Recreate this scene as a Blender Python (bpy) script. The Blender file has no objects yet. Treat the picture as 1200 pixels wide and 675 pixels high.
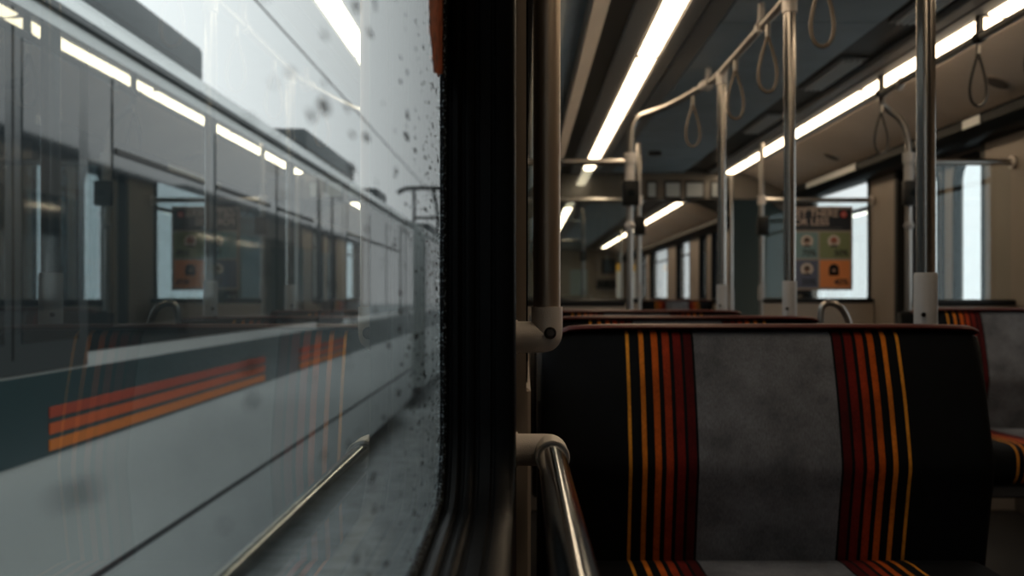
import bpy, bmesh, math, random
from mathutils import Vector, Matrix

random.seed(7)
SC = bpy.context.scene
COL = SC.collection
PI = math.pi
EYE = 1.05            # camera height above the car floor
XR = 2.40             # inner face of the right wall
WIN_X = -0.075        # inner face of the left glass

# ------------------------------------------------------------------ helpers
def new_bm():
    return bmesh.new()

def merge(bm, tmp):
    me = bpy.data.meshes.new('tmp')
    tmp.to_mesh(me); tmp.free()
    bm.from_mesh(me)
    bpy.data.meshes.remove(me)

def box(bm, x0, x1, y0, y1, z0, z1, r=0.0, seg=2):
    t = bmesh.new()
    bmesh.ops.create_cube(t, size=1.0)
    for v in t.verts:
        v.co = Vector(((x0+x1)/2 + v.co.x*(x1-x0), (y0+y1)/2 + v.co.y*(y1-y0), (z0+z1)/2 + v.co.z*(z1-z0)))
    if r > 0:
        bmesh.ops.bevel(t, geom=t.edges[:], offset=r, segments=seg, profile=0.5, affect='EDGES')
    merge(bm, t)
    return bm

def smooth_path(pts, it=2):
    p = [Vector(q) for q in pts]
    for _ in range(it):
        q = [p[0]]
        for a, b in zip(p[:-1], p[1:]):
            q.append(a*0.75 + b*0.25); q.append(a*0.25 + b*0.75)
        q.append(p[-1]); p = q
    return p

def tube(bm, pts, r, seg=16, closed=False, flat=None):
    """sweep a circle (or an ellipse: flat=(ra, rb)) along pts; r may be a list"""
    p = [Vector(q) for q in pts]
    n = len(p)
    rings = []
    up = None
    for i in range(n):
        if closed:
            d = (p[(i+1) % n] - p[i-1]).normalized()
        elif i == 0:
            d = (p[1]-p[0]).normalized()
        elif i == n-1:
            d = (p[-1]-p[-2]).normalized()
        else:
            d = (p[i+1]-p[i-1]).normalized()
        if up is None:
            up = Vector((0, 0, 1)) if abs(d.z) < 0.9 else Vector((0, 1, 0))
        a = d.cross(up)
        if a.length < 1e-5:
            a = d.cross(Vector((1, 0, 0)))
        a.normalize()
        b = a.cross(d).normalized()
        up = b
        ra = r[i] if isinstance(r, (list, tuple)) else r
        rb = ra
        if flat: ra, rb = flat
        rings.append([bm.verts.new(p[i] + a*ra*math.cos(2*PI*k/seg) + b*rb*math.sin(2*PI*k/seg)) for k in range(seg)])
    m = n if closed else n-1
    for i in range(m):
        A, B = rings[i], rings[(i+1) % n]
        for k in range(seg):
            bm.faces.new((A[k], A[(k+1) % seg], B[(k+1) % seg], B[k]))
    if not closed:
        bm.faces.new(rings[0]); bm.faces.new(list(reversed(rings[-1])))
    return bm

def prism(bm, poly, a0, a1, axis='y'):
    """extrude a closed 2-D polygon along an axis; poly coordinates are the two other axes in order"""
    def P(u, v, t):
        return Vector((u, t, v)) if axis == 'y' else (Vector((t, u, v)) if axis == 'x' else Vector((u, v, t)))
    A = [bm.verts.new(P(u, v, a0)) for u, v in poly]
    B = [bm.verts.new(P(u, v, a1)) for u, v in poly]
    n = len(poly)
    bm.faces.new(A); bm.faces.new(list(reversed(B)))
    for i in range(n):
        bm.faces.new((A[i], B[i], B[(i+1) % n], A[(i+1) % n]))
    return bm

def disc(bm, c, r, axis, depth, seg=24):
    d = Vector({'x': (1, 0, 0), 'y': (0, 1, 0), 'z': (0, 0, 1)}[axis])
    c = Vector(c)
    return tube(bm, [c - d*depth/2, c + d*depth/2], r, seg)

def rr_loop(cy, cz, hy, hz, r, x, seg=10):
    """rounded rectangle in the Y/Z plane at X = x"""
    out = []
    for (sy, sz, a0) in ((1, 1, 0), (-1, 1, 90), (-1, -1, 180), (1, -1, 270)):
        for k in range(seg+1):
            a = math.radians(a0 + 90*k/seg)
            out.append(Vector((x, cy + sy*(hy-r) + r*math.cos(a), cz + sz*(hz-r) + r*math.sin(a))))
    return out

def ring_sweep(bm, y0, y1, z0, z1, r, profile, close=False, seg=10):
    """profile = [(x, out)], each a rounded rectangle grown by out"""
    cy, cz, hy, hz = (y0+y1)/2, (z0+z1)/2, (y1-y0)/2, (z1-z0)/2
    loops = [[bm.verts.new(v) for v in rr_loop(cy, cz, hy+o, hz+o, max(r+o, .004), x, seg)] for x, o in profile]
    n = len(loops[0])
    rng = range(len(loops) if close else len(loops)-1)
    for i in rng:
        A, B = loops[i], loops[(i+1) % len(loops)]
        for k in range(n):
            bm.faces.new((A[k], A[(k+1) % n], B[(k+1) % n], B[k]))
    return bm

def obj(name, bm, m, parent=None, flat=False, angle=35):
    """link a bmesh given in world space (or the space of a thing at its root) as one mesh"""
    bmesh.ops.recalc_face_normals(bm, faces=bm.faces[:])
    me = bpy.data.meshes.new(name)
    base = Vector((0, 0, 0))
    if parent is not None:
        q = parent
        while q is not None:
            base += q.location; q = q.parent
    bm.to_mesh(me); bm.free()
    o = bpy.data.objects.new(name, me)
    if parent is None:
        xs = [v.co for v in me.vertices]
        lo = Vector((min(v.x for v in xs), min(v.y for v in xs), min(v.z for v in xs)))
        hi = Vector((max(v.x for v in xs), max(v.y for v in xs), max(v.z for v in xs)))
        base = Vector(((lo.x+hi.x)/2, (lo.y+hi.y)/2, lo.z))
        o.location = base
    me.transform(Matrix.Translation(-base))
    for mm in (m if isinstance(m, (list, tuple)) else [m]):
        me.materials.append(mm)
    if not flat:
        me.shade_smooth()
        me.set_sharp_from_angle(angle=math.radians(angle))
    COL.objects.link(o)
    if parent is not None:
        o.parent = parent
    return o

def thing(name, label, cat, loc, group=None):
    o = bpy.data.objects.new(name, None)
    o.empty_display_size = 0.1
    COL.objects.link(o)
    o.location = loc
    o['label'] = label; o['category'] = cat
    if group: o['group'] = group
    return o

def tag(o, label, cat, group=None):
    o['label'] = label; o['category'] = cat
    if group: o['group'] = group
    return o

def struct(name, bm, m, parent=None, **k):
    o = obj(name, bm, m, parent, **k)
    if parent is None:
        o['kind'] = 'structure'
    return o

def dup(root, loc, label, group=None):
    r = root.copy(); COL.objects.link(r); r.location = loc; r['label'] = label
    if group: r['group'] = group
    for ch in list(root.children):
        c = ch.copy(); COL.objects.link(c); c.parent = r
        for g in list(ch.children):
            d = g.copy(); COL.objects.link(d); d.parent = c
    return r

# ---------------------------------------------------------------- materials
def mat(name, col, rough=0.5, metal=0.0, spec=0.5, emit=None, strength=0.0, noise=None, bump=None, sheen=0.0, coat=0.0):
    m = bpy.data.materials.new(name); m.use_nodes = True
    nt = m.node_tree; b = nt.nodes['Principled BSDF']
    b.inputs['Base Color'].default_value = (*col, 1)
    b.inputs['Roughness'].default_value = rough
    b.inputs['Metallic'].default_value = metal
    b.inputs['Specular IOR Level'].default_value = spec
    if sheen:
        b.inputs['Sheen Weight'].default_value = sheen
        b.inputs['Sheen Roughness'].default_value = 0.4
    if coat:
        b.inputs['Coat Weight'].default_value = coat
        b.inputs['Coat Roughness'].default_value = 0.08
    if emit:
        b.inputs['Emission Color'].default_value = (*emit, 1)
        b.inputs['Emission Strength'].default_value = strength
    if noise:
        scale, amt = noise
        tc = nt.nodes.new('ShaderNodeTexCoord')
        n = nt.nodes.new('ShaderNodeTexNoise'); n.inputs['Scale'].default_value = scale; n.inputs['Detail'].default_value = 5
        r = nt.nodes.new('ShaderNodeValToRGB')
        r.color_ramp.elements[0].position = .3; r.color_ramp.elements[1].position = .7
        r.color_ramp.elements[0].color = (*[c*(1-amt) for c in col], 1)
        r.color_ramp.elements[1].color = (*[min(1, c*(1+amt)) for c in col], 1)
        nt.links.new(tc.outputs['Object'], n.inputs['Vector'])
        nt.links.new(n.outputs['Fac'], r.inputs['Fac'])
        nt.links.new(r.outputs['Color'], b.inputs['Base Color'])
    if bump:
        scale, st = bump
        tc = nt.nodes.new('ShaderNodeTexCoord')
        n2 = nt.nodes.new('ShaderNodeTexNoise'); n2.inputs['Scale'].default_value = scale; n2.inputs['Detail'].default_value = 3
        bp = nt.nodes.new('ShaderNodeBump'); bp.inputs['Strength'].default_value = st; bp.inputs['Distance'].default_value = .002
        nt.links.new(tc.outputs['Object'], n2.inputs['Vector'])
        nt.links.new(n2.outputs['Fac'], bp.inputs['Height'])
        nt.links.new(bp.outputs['Normal'], b.inputs['Normal'])
    return m

RAIL_STEEL = mat('polished_rail_steel', (.30, .33, .35), rough=.13, metal=1.0, bump=(90, .02))
POLE_STEEL = mat('satin_pole_steel', (.62, .52, .43), rough=.42, metal=1.0)
STEEL = mat('brushed_steel', (.40, .375, .35), rough=.24, metal=1.0, bump=(90, .04))
STEEL_FAR = mat('satin_steel', (.42, .40, .38), rough=.32, metal=1.0)
CAST = mat('cast_aluminium', (.74, .69, .66), rough=.42, metal=.15, bump=(700, .25))
CAST_GREY = mat('grey_plastic_collar', (.33, .335, .35), rough=.5)
BOLT = mat('dark_bolt', (.05, .05, .05), rough=.3, metal=1.0)
BLACK = mat('black_plastic', (.009, .010, .011), rough=.45, spec=.25)
BLACK_GLOSS = mat('black_gloss_header', (.008, .011, .013), rough=.40, spec=.03)
RUBBER = mat('black_rubber_gasket', (.0035, .0037, .004), rough=.40, spec=.05, bump=(400, .15))
PILLAR = mat('black_pillar_lining', (.006, .0055, .005), rough=.5, spec=.15, bump=(300, .1))
BEIGE = mat('beige_wall_lining', (.28, .238, .205), rough=.5, noise=(3, .08))
BEIGE_COVE = mat('beige_cove_lining', (.46, .385, .325), rough=.48, noise=(2.5, .08))
CEIL = mat('dark_grey_ceiling', (.35, .42, .47), rough=.5, noise=(4, .1))
CEIL_DARK = mat('charcoal_ceiling_strip', (.012, .012, .013), rough=.4)
CEIL_MID = mat('grey_ceiling_strip', (.26, .255, .25), rough=.45)
FLOOR = mat('dark_speckled_floor', (.012, .012, .013), rough=.55, noise=(220, .6))
STRAP = mat('black_strap_rubber', (.030, .027, .025), rough=.5)
STRAP_LIT = mat('lit_strap_rubber', (.14, .115, .095), rough=.45)  # same dark rubber as the black straps, lit look put into the colour
RED_TRIM = mat('dark_red_trim', (.055, .009, .008), rough=.42, spec=.18)
SHELL = mat('charcoal_seat_shell', (.010, .011, .013), rough=.5)
SEAT_LEG = mat('painted_seat_frame', (.05, .05, .055), rough=.45)
DOOR = mat('brown_grey_door_skin', (.28, .245, .215), rough=.45)
BELLOWS = mat('grey_green_bellows', (.22, .25, .235), rough=.7)
GRILLE = mat('silver_grille', (.75, .77, .78), rough=.4, metal=.1)
LIGHT = mat('warm_light_diffuser', (.8, .75, .68), rough=.5, emit=(1.0, .76, .50), strength=9.0)
WHITE_PAINT = mat('white_tram_paint', (.44, .475, .475), rough=.30, noise=(1.2, .06), coat=.2)
GREY_PAINT = mat('grey_tram_roof_paint', (.32, .35, .36), rough=.4, noise=(1.5, .08))
TEAL_PAINT = mat('dark_teal_tram_band', (.012, .040, .048), rough=.3)
DARK_PAINT = mat('tram_underframe', (.012, .014, .016), rough=.6)
ROOF_BOX = mat('roof_equipment_paint', (.07, .08, .085), rough=.5)
S_RED = mat('red_livery_stripe', (.34, .045, .018), rough=.4)
S_ORED = mat('red_orange_livery_stripe', (.50, .085, .015), rough=.4)
S_ORG = mat('orange_livery_stripe', (.60, .16, .015), rough=.4)
TRAM_GLASS = mat('tram_window_glass', (.020, .028, .032), rough=.06)
TRAM_DOOR = mat('dark_tram_door', (.035, .045, .05), rough=.3)
BALLAST = mat('grey_ballast', (.44, .48, .49), rough=.9, noise=(5, .25))
RAILSTEEL = mat('running_rail_steel', (.10, .09, .085), rough=.4, metal=.7)
YELLOW = mat('yellow_cap', (.85, .48, .03), rough=.45)
WHITE_TUBE = mat('white_tube', (.75, .75, .74), rough=.4)
PAPER = mat('poster_paper', (.55, .47, .42), rough=.6)

def thin_cloth(name, col):
    m = bpy.data.materials.new(name); m.use_nodes = True
    N = m.node_tree.nodes; L = m.node_tree.links; N.remove(N['Principled BSDF'])
    d = N.new('ShaderNodeBsdfDiffuse'); d.inputs['Color'].default_value = (*col, 1)
    t = N.new('ShaderNodeBsdfTranslucent'); t.inputs['Color'].default_value = (*col, 1)
    x = N.new('ShaderNodeMixShader'); x.inputs[0].default_value = .45
    L.new(d.outputs[0], x.inputs[1]); L.new(t.outputs[0], x.inputs[2]); L.new(x.outputs[0], N['Material Output'].inputs['Surface'])
    return m
BELLOWS = thin_cloth('grey_green_bellows_cloth', (.26, .285, .27))

def glass_pane(name, tint=(.90, .95, .955), dirt=0):
    """thin sheet: straight-through transmission and mirror reflection by angle, both faces folded into the inner one"""
    m = bpy.data.materials.new(name); m.use_nodes = True
    nt = m.node_tree; N = nt.nodes; L = nt.links
    N.remove(N['Principled BSDF'])
    out = N['Material Output']
    geo = N.new('ShaderNodeNewGeometry')
    dot = N.new('ShaderNodeVectorMath'); dot.operation = 'DOT_PRODUCT'
    L.new(geo.outputs['Incoming'], dot.inputs[0]); L.new(geo.outputs['Normal'], dot.inputs[1])
    def mth(op, a, b=None, c=None):
        n = N.new('ShaderNodeMath'); n.operation = op
        for i, v in enumerate((a, b, c)):
            if v is None: continue
            if isinstance(v, (int, float)): n.inputs[i].default_value = v
            else: L.new(v, n.inputs[i])
        return n.outputs[0]
    c = mth('ABSOLUTE', dot.outputs['Value'])
    k = mth('POWER', mth('SUBTRACT', 1.0, c), 5.0)
    r1 = mth('MULTIPLY_ADD', k, .96, .04)
    R = mth('DIVIDE', mth('MULTIPLY', r1, 2.0), mth('ADD', r1, 1.0))
    tr = N.new('ShaderNodeBsdfTransparent'); tr.inputs['Color'].default_value = (*tint, 1)
    gl = N.new('ShaderNodeBsdfGlossy'); gl.inputs['Roughness'].default_value = .0
    gl.inputs['Color'].default_value = (.76, .90, .95, 1)
    mx = N.new('ShaderNodeMixShader')
    L.new(R, mx.inputs[0]); L.new(tr.outputs[0], mx.inputs[1]); L.new(gl.outputs[0], mx.inputs[2])
    last = mx.outputs[0]
    if dirt:
        tc = N.new('ShaderNodeTexCoord')
        sep = N.new('ShaderNodeSeparateXYZ'); L.new(tc.outputs['Object'], sep.inputs[0])
        def spots(sy, sz, thr, rad):
            mp = N.new('ShaderNodeMapping'); mp.inputs['Scale'].default_value = (1, sy, sz)
            L.new(tc.outputs['Object'], mp.inputs['Vector'])
            ns = N.new('ShaderNodeTexNoise'); ns.inputs['Scale'].default_value = .8
            L.new(mp.outputs[0], ns.inputs['Vector'])
            ad = N.new('ShaderNodeMixRGB'); ad.blend_type = 'ADD'; ad.inputs[0].default_value = .8
            L.new(mp.outputs[0], ad.inputs[1]); L.new(ns.outputs['Color'], ad.inputs[2])
            vo = N.new('ShaderNodeTexVoronoi'); vo.inputs['Scale'].default_value = 1.0
            L.new(ad.outputs[0], vo.inputs['Vector'])
            sp = N.new('ShaderNodeSeparateColor'); L.new(vo.outputs['Color'], sp.inputs[0])
            size = mth('MULTIPLY', sp.outputs[0], rad)
            near = mth('LESS_THAN', vo.outputs['Distance'], size)
            return near, sp.outputs[1], thr
        # fine spots crowd along the far edge; sparse larger blots further in
        edge = N.new('ShaderNodeMapRange')
        edge.inputs['From Min'].default_value = .72; edge.inputs['From Max'].default_value = 1.06
        edge.inputs['To Min'].default_value = .10; edge.inputs['To Max'].default_value = 1.0
        L.new(sep.outputs['Y'], edge.inputs['Value'])
        n1, pick1, _ = spots(38, 170, 0, .52)
        m1 = mth('MULTIPLY', n1, mth('LESS_THAN', pick1, edge.outputs[0]))
        n2, pick2, _ = spots(18, 85, 0, .42)
        m2 = mth('MULTIPLY', n2, mth('LESS_THAN', pick2, .50))
        mask = mth('MULTIPLY', mth('MAXIMUM', m1, m2), .78)
        # faint even grime
        df = N.new('ShaderNodeBsdfDiffuse'); df.inputs['Color'].default_value = (.030, .035, .038, 1)
        mx2 = N.new('ShaderNodeMixShader')
        L.new(mask, mx2.inputs[0]); L.new(last, mx2.inputs[1]); L.new(df.outputs[0], mx2.inputs[2])
        last = mx2.outputs[0]
    L.new(last, out.inputs['Surface'])
    return m

GLASS = glass_pane('window_glass')
GLASS_DIRTY = glass_pane('rain_spotted_window_glass', dirt=1)
CLEAR = bpy.data.materials.new('outer_glass_face'); CLEAR.use_nodes = True
_n = CLEAR.node_tree; _n.nodes.remove(_n.nodes['Principled BSDF'])
_t = _n.nodes.new('ShaderNodeBsdfTransparent'); _n.links.new(_t.outputs[0], _n.nodes['Material Output'].inputs['Surface'])

def dusty_rubber():
    m = mat('dusty_gasket_lip', (.006, .0065, .007), rough=.6, spec=.05)
    nt = m.node_tree; N = nt.nodes; L = nt.links
    tc = N.new('ShaderNodeTexCoord'); n = N.new('ShaderNodeTexNoise'); n.inputs['Scale'].default_value = 420; n.inputs['Detail'].default_value = 2
    r = N.new('ShaderNodeValToRGB'); e = r.color_ramp.elements
    e[0].position = .56; e[0].color = (.006, .0065, .007, 1); e[1].position = .70; e[1].color = (.22, .26, .29, 1)
    L.new(tc.outputs['Object'], n.inputs['Vector']); L.new(n.outputs['Fac'], r.inputs['Fac']); L.new(r.outputs['Color'], N['Principled BSDF'].inputs['Base Color'])
    return m
DUSTY = dusty_rubber()

def seat_fabric():
    """striped moquette: stripes follow the seat's own width (object X)"""
    m = bpy.data.materials.new('striped_moquette'); m.use_nodes = True
    nt = m.node_tree; N = nt.nodes; L = nt.links
    b = N['Principled BSDF']
    tc = N.new('ShaderNodeTexCoord'); sep = N.new('ShaderNodeSeparateXYZ')
    L.new(tc.outputs['Object'], sep.inputs[0])
    a = N.new('ShaderNodeMath'); a.operation = 'ABSOLUTE'; L.new(sep.outputs['X'], a.inputs[0])
    d = N.new('ShaderNodeMath'); d.operation = 'DIVIDE'; d.inputs[1].default_value = .4; L.new(a.outputs[0], d.inputs[0])
    r = N.new('ShaderNodeValToRGB'); cr = r.color_ramp; cr.interpolation = 'CONSTANT'
    K = (.0026, .0034, .0046); G = (.125, .130, .146)
    st = [(0, G), (.139, K), (.1425, (.060, .0045, .005)), (.1580, K), (.1650, (.125, .009, .006)), (.1805, K), (.188, (.27, .032, .008)), (.2030, K),
          (.211, (.40, .075, .008)), (.2240, K), (.2395, (.50, .145, .014)), (.2490, K), (.2690, (.55, .22, .022)), (.2765, K)]
    for i, (p, c) in enumerate(st):
        e = cr.elements[i] if i < 2 else cr.elements.new(p/.4)
        e.position = p/.4; e.color = (*c, 1)
    L.new(d.outputs[0], r.inputs['Fac'])
    n = N.new('ShaderNodeTexNoise'); n.inputs['Scale'].default_value = 9; n.inputs['Detail'].default_value = 7; n.inputs['Roughness'].default_value = .62
    L.new(tc.outputs['Object'], n.inputs['Vector'])
    mp = N.new('ShaderNodeMapping'); mp.inputs['Scale'].default_value = (520, 520, 60); L.new(tc.outputs['Object'], mp.inputs['Vector'])
    n2 = N.new('ShaderNodeTexNoise'); n2.inputs['Scale'].default_value = 1.0; n2.inputs['Detail'].default_value = 2; L.new(mp.outputs[0], n2.inputs['Vector'])
    mr = N.new('ShaderNodeMapRange'); mr.inputs['From Min'].default_value = .3; mr.inputs['From Max'].default_value = .7
    mr.inputs['To Min'].default_value = .55; mr.inputs['To Max'].default_value = 1.35; L.new(n.outputs['Fac'], mr.inputs['Value'])
    mr2 = N.new('ShaderNodeMapRange'); mr2.inputs['From Min'].default_value = .25; mr2.inputs['From Max'].default_value = .75
    mr2.inputs['To Min'].default_value = .72; mr2.inputs['To Max'].default_value = 1.28; L.new(n2.outputs['Fac'], mr2.inputs['Value'])
    mu = N.new('ShaderNodeMath'); mu.operation = 'MULTIPLY'; L.new(mr.outputs[0], mu.inputs[0]); L.new(mr2.outputs[0], mu.inputs[1])
    vm = N.new('ShaderNodeVectorMath'); vm.operation = 'SCALE'
    L.new(r.outputs['Color'], vm.inputs[0]); L.new(mu.outputs[0], vm.inputs['Scale'])
    L.new(vm.outputs[0], b.inputs['Base Color'])
    b.inputs['Roughness'].default_value = .9; b.inputs['Specular IOR Level'].default_value = .15
    bp = N.new('ShaderNodeBump'); bp.inputs['Strength'].default_value = .35; bp.inputs['Distance'].default_value = .0012
    L.new(n2.outputs['Fac'], bp.inputs['Height']); L.new(bp.outputs['Normal'], b.inputs['Normal'])
    return m
FABRIC = seat_fabric()

# ------------------------------------------------------------------- world
w = bpy.data.worlds.new('overcast'); SC.world = w; w.use_nodes = True
wn = w.node_tree; bg = wn.nodes['Background']
tc = wn.nodes.new('ShaderNodeTexCoord'); sp = wn.nodes.new('ShaderNodeSeparateXYZ')
rp = wn.nodes.new('ShaderNodeValToRGB')
rp.color_ramp.elements[0].position = .0; rp.color_ramp.elements[0].color = (.74, .76, .76, 1)
rp.color_ramp.elements[1].position = .75; rp.color_ramp.elements[1].color = (.86, .89, .885, 1)
wn.links.new(tc.outputs['Generated'], sp.inputs[0]); wn.links.new(sp.outputs['Z'], rp.inputs['Fac'])
wn.links.new(rp.outputs['Color'], bg.inputs['Color']); bg.inputs['Strength'].default_value = 1.75

# ------------------------------------------------------------------ camera
cam = bpy.data.cameras.new('camera'); co = bpy.data.objects.new('camera', cam); COL.objects.link(co)
co.location = (0, 0, EYE); co.rotation_euler = (PI/2, 0, 0)
cam.sensor_width = 36; cam.lens = 36
cam.shift_x = -13/1200; cam.shift_y = 8.5/1200
cam.clip_start = .01; cam.clip_end = 400
cam.dof.use_dof = True; cam.dof.focus_distance = 1.28; cam.dof.aperture_fstop = 5.6
SC.camera = co

# ---------------------------------------------------------------- the shell
Y0, Y1, YA, YB = -1.6, 24.0, 8.95, 11.6     # rear, far end, articulation from YA to YB
EXT = -.083         # outer skin, flush with the glazing
# openings (y0, y1, z0, z1)
LW = [(-1.25, .94, .865, 1.84), (1.45, 2.85, .95, 1.84), (3.15, 4.75, .95, 1.84), (7.15, 8.7, .95, 1.84),
      (11.95, 13.3, .95, 1.84), (13.6, 15.0, .95, 1.84), (17.1, 18.6, .95, 1.84), (19.0, 20.6, .95, 1.84)]
LD = (5.32, 6.62)
RW = [(3.4, 4.75, 1.0, 1.84), (7.12, 8.75, 1.0, 1.86), (12.4, 13.0, 1.0, 1.84), (13.4, 13.9, 1.0, 1.84),  # out-of-view first opening cut short, wall before it left solid, to limit daylight
      (14.75, 16.0, 1.0, 1.84), (17.0, 19.3, 1.0, 1.84), (20.0, 21.1, 1.0, 1.84)]
RD = (5.32, 6.62)
DTOP = 1.90

def wall(name, xin, xout, wins, door, y0, y1, m):
    """solid wall with rectangular holes"""
    g = .015     # the hole is a little larger than the glazed opening; the gasket covers the joint
    ops = [(o[0]-g, o[1]+g, o[2]-g, o[3]+g) for o in wins if o[0] >= y0-1 and o[1] <= y1+.5]
    if door and door[0] > y0 and door[1] < y1:
        ops = ops + [(door[0], door[1], .02, DTOP)]
    ys = sorted({y0, y1, *[v for o in ops for v in o[:2] if y0 < v < y1]})
    bm = new_bm()
    for a, b in zip(ys[:-1], ys[1:]):
        hole = [o for o in ops if o[0] <= a+1e-6 and o[1] >= b-1e-6]
        xa, xb = min(xin, xout), max(xin, xout)
        if not hole:
            box(bm, xa, xb, a, b, -.02, 2.16)
        else:
            o = hole[0]
            if o[2] > 0: box(bm, xa, xb, a, b, -.02, o[2])
            box(bm, xa, xb, a, b, o[3], 2.16)
    return struct(name, bm, m, flat=True)

wall('wall_left', .004, EXT, [], None, 1.30, 1.452, BEIGE)      # post between the first two windows
bpy.data.objects['wall_left'].name = 'wall_left_post'
wall('wall_left', -.010, -.0765, LW[:1], None, Y0, 1.30, BEIGE)
wall('wall_left_middle', .004, EXT, LW[1:], LD, 1.452, YA, BEIGE)
wall('wall_left_far', .004, EXT, LW[4:], (15.4, 16.7), YB, Y1, BEIGE)
wall('wall_right', XR, XR+.12, RW, RD, Y0, YA, BEIGE)
wall('wall_right_far', XR, XR+.12, RW, None, YB, Y1, BEIGE)

bm = new_bm(); box(bm, EXT, XR+.12, Y0, Y1, -.10, 0.0); struct('floor', bm, FLOOR, flat=True)
bm = new_bm(); box(bm, EXT, XR+.12, Y0-.1, Y0, -.10, 2.3); struct('wall_rear', bm, BEIGE, flat=True)

# ceiling: flat centre panel, grooved strips at both sides, joints every four metres
def ceil_run(y0, y1, n):
    bm = new_bm()
    yy = [y0] + [v for v in (0.0, 4.0, 8.0, 12.0, 16.0, 20.0) if y0 < v < y1] + [y1]
    for a, b in zip(yy[:-1], yy[1:]):
        box(bm, .77, 1.40, a+.003, b-.003, 2.115, 2.16, .006, 1)
    struct('ceiling' + n, bm, CEIL, flat=True)
    bm = new_bm()
    box(bm, EXT, XR+.12, y0, y1, 2.16, 2.30)          # roof over it
    struct('roof_slab' + n, bm, CEIL_DARK, flat=True)
    bm = new_bm()
    box(bm, .31, .405, y0, y1, 2.118, 2.16)
    box(bm, 1.40, 1.60, y0, y1, 2.135, 2.16)
    struct('trim_1' + n, bm, CEIL_DARK, flat=True)
    bm = new_bm()
    box(bm, .405, .495, y0, y1, 2.103, 2.16, .003, 1)
    box(bm, .600, .668, y0, y1, 2.103, 2.16, .003, 1)
    box(bm, .678, .760, y0, y1, 2.106, 2.16, .003, 1)
    box(bm, 1.60, 1.655, y0, y1, 2.103, 2.16, .003, 1)
    box(bm, 1.672, 1.735, y0, y1, 2.106, 2.16, .003, 1)
    box(bm, 1.835, 1.90, y0, y1, 2.106, 2.16, .003, 1)
    struct('trim_2' + n, bm, CEIL_MID, flat=True)
    # left cove with a lip, and right cove
    bm = new_bm()
    prism(bm, [(.226, 2.085), (.228, 2.05), (.240, 2.045), (.312, 2.100), (.312, 2.16), (.226, 2.16)], y0, y1)
    struct('trim_3' + n, bm, BEIGE_COVE, angle=20)
    bm = new_bm()
    prism(bm, [(.004, 1.94), (.02, 1.935), (.2255, 2.085), (.2255, 2.16), (.004, 2.16)], y0, y1)
    struct('trim_7' + n, bm, CEIL, angle=20)
    bm = new_bm()
    jy = [y0] + [v for v in (2.5, 3.88, 5.28, 6.65, 8.0, 13.0, 14.4, 15.8, 17.2, 18.6, 20, 21.4) if y0 < v < y1] + [y1]
    for a, b in zip(jy[:-1], jy[1:]):
        prism(bm, [(1.905, 2.102), (2.02, 2.068), (2.26, 1.955), (XR, 1.95), (XR, 2.16), (1.905, 2.16)], a+.002, b-.002)
    struct('trim_4' + n, bm, BEIGE_COVE, angle=20)
    # black header rails above the windows
    bm = new_bm()
    prism(bm, [(.004, 1.84), (.03, 1.845), (.045, 1.87), (.045, 1.915), (.02, 1.94), (.004, 1.945)], y0, y1)
    struct('trim_5' + n, bm, BLACK_GLOSS)
    bm = new_bm()
    prism(bm, [(XR, 1.845), (2.33, 1.845), (2.275, 1.86), (2.245, 1.895), (2.245, 1.935), (2.262, 1.955), (XR, 1.955)], y0, y1)
    struct('trim_6' + n, bm, BLACK_GLOSS)
ceil_run(Y0, YA, '')
ceil_run(YB, Y1, '_far')

# lower wall ledge on the left and right
bm = new_bm(); box(bm, -.02, .010, 1.32, 4.95, 0, .93, .004, 1); struct('baseboard_left', bm, BEIGE)
bm = new_bm(); box(bm, XR-.02, XR+.02, 0, 4.95, 0, .95, .004, 1); struct('baseboard_right', bm, mat('dark_brown_kick_panel', (.045, .036, .03), rough=.6))
# black lining of the pillar beyond the first window
bm = new_bm(); box(bm, -.02, -.0085, .975, 1.335, .25, 1.95, .002, 1); struct('trim_10', bm, PILLAR)

# --------------------------------------------------------------- windows
def pane_slab(bm, x0, x1, o, grow=.012):
    """glass sheet: face 0 = inner face, rest outer"""
    y0, y1, z0, z1 = o[0]-grow, o[1]+grow, o[2]-grow, o[3]+grow
    V = [bm.verts.new(p) for p in ((x0, y0, z0), (x0, y1, z0), (x0, y1, z1), (x0, y0, z1), (x1, y0, z0), (x1, y1, z0), (x1, y1, z1), (x1, y0, z1))]
    fs = [(0, 1, 2, 3), (4, 5, 6, 7), (0, 1, 5, 4), (1, 2, 6, 5), (2, 3, 7, 6), (3, 0, 4, 7)]
    for i, f in enumerate(fs):
        fc = bm.faces.new([V[k] for k in f]); fc.material_index = 0 if i == 0 else 1

# the near window, its gasket ribs and deep reveal
prof = [(-.0765, .020), (-.0763, -.001), (-.0755, -.003), (-.0735, -.0035), (-.070, -.001), (-.0685, .003), (-.066, .003), (-.0645, -.0005), (-.060, -.0015),
        (-.0575, .0005), (-.0565, .004), (-.054, .004), (-.0525, .001), (-.047, .0), (-.0445, .002), (-.0435, .0055), (-.041, .0055), (-.0395, .003),
        (-.030, .0025), (-.0285, .006), (-.0265, .006), (-.025, .0035), (-.014, .004), (-.0095, .006), (-.0075, .010), (-.007, .056), (-.010, .060)]
bm = new_bm(); ring_sweep(bm, *LW[0], .07, prof, seg=14)
win = struct('window_1', bm, RUBBER, angle=50)
bm = new_bm(); ring_sweep(bm, *LW[0], .07, [(-.0748, .0), (-.0745, -.0045), (-.0725, -.0050), (-.0702, -.0025), (-.0698, .002)], seg=14)
obj('gasket_lip', bm, DUSTY, win, angle=60)
bm = new_bm(); pane_slab(bm, WIN_X, WIN_X-.0012, LW[0])
p = obj('pane', bm, [GLASS_DIRTY, CLEAR], win, flat=True); p['label'] = 'rain-spotted glass pane'

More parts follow.
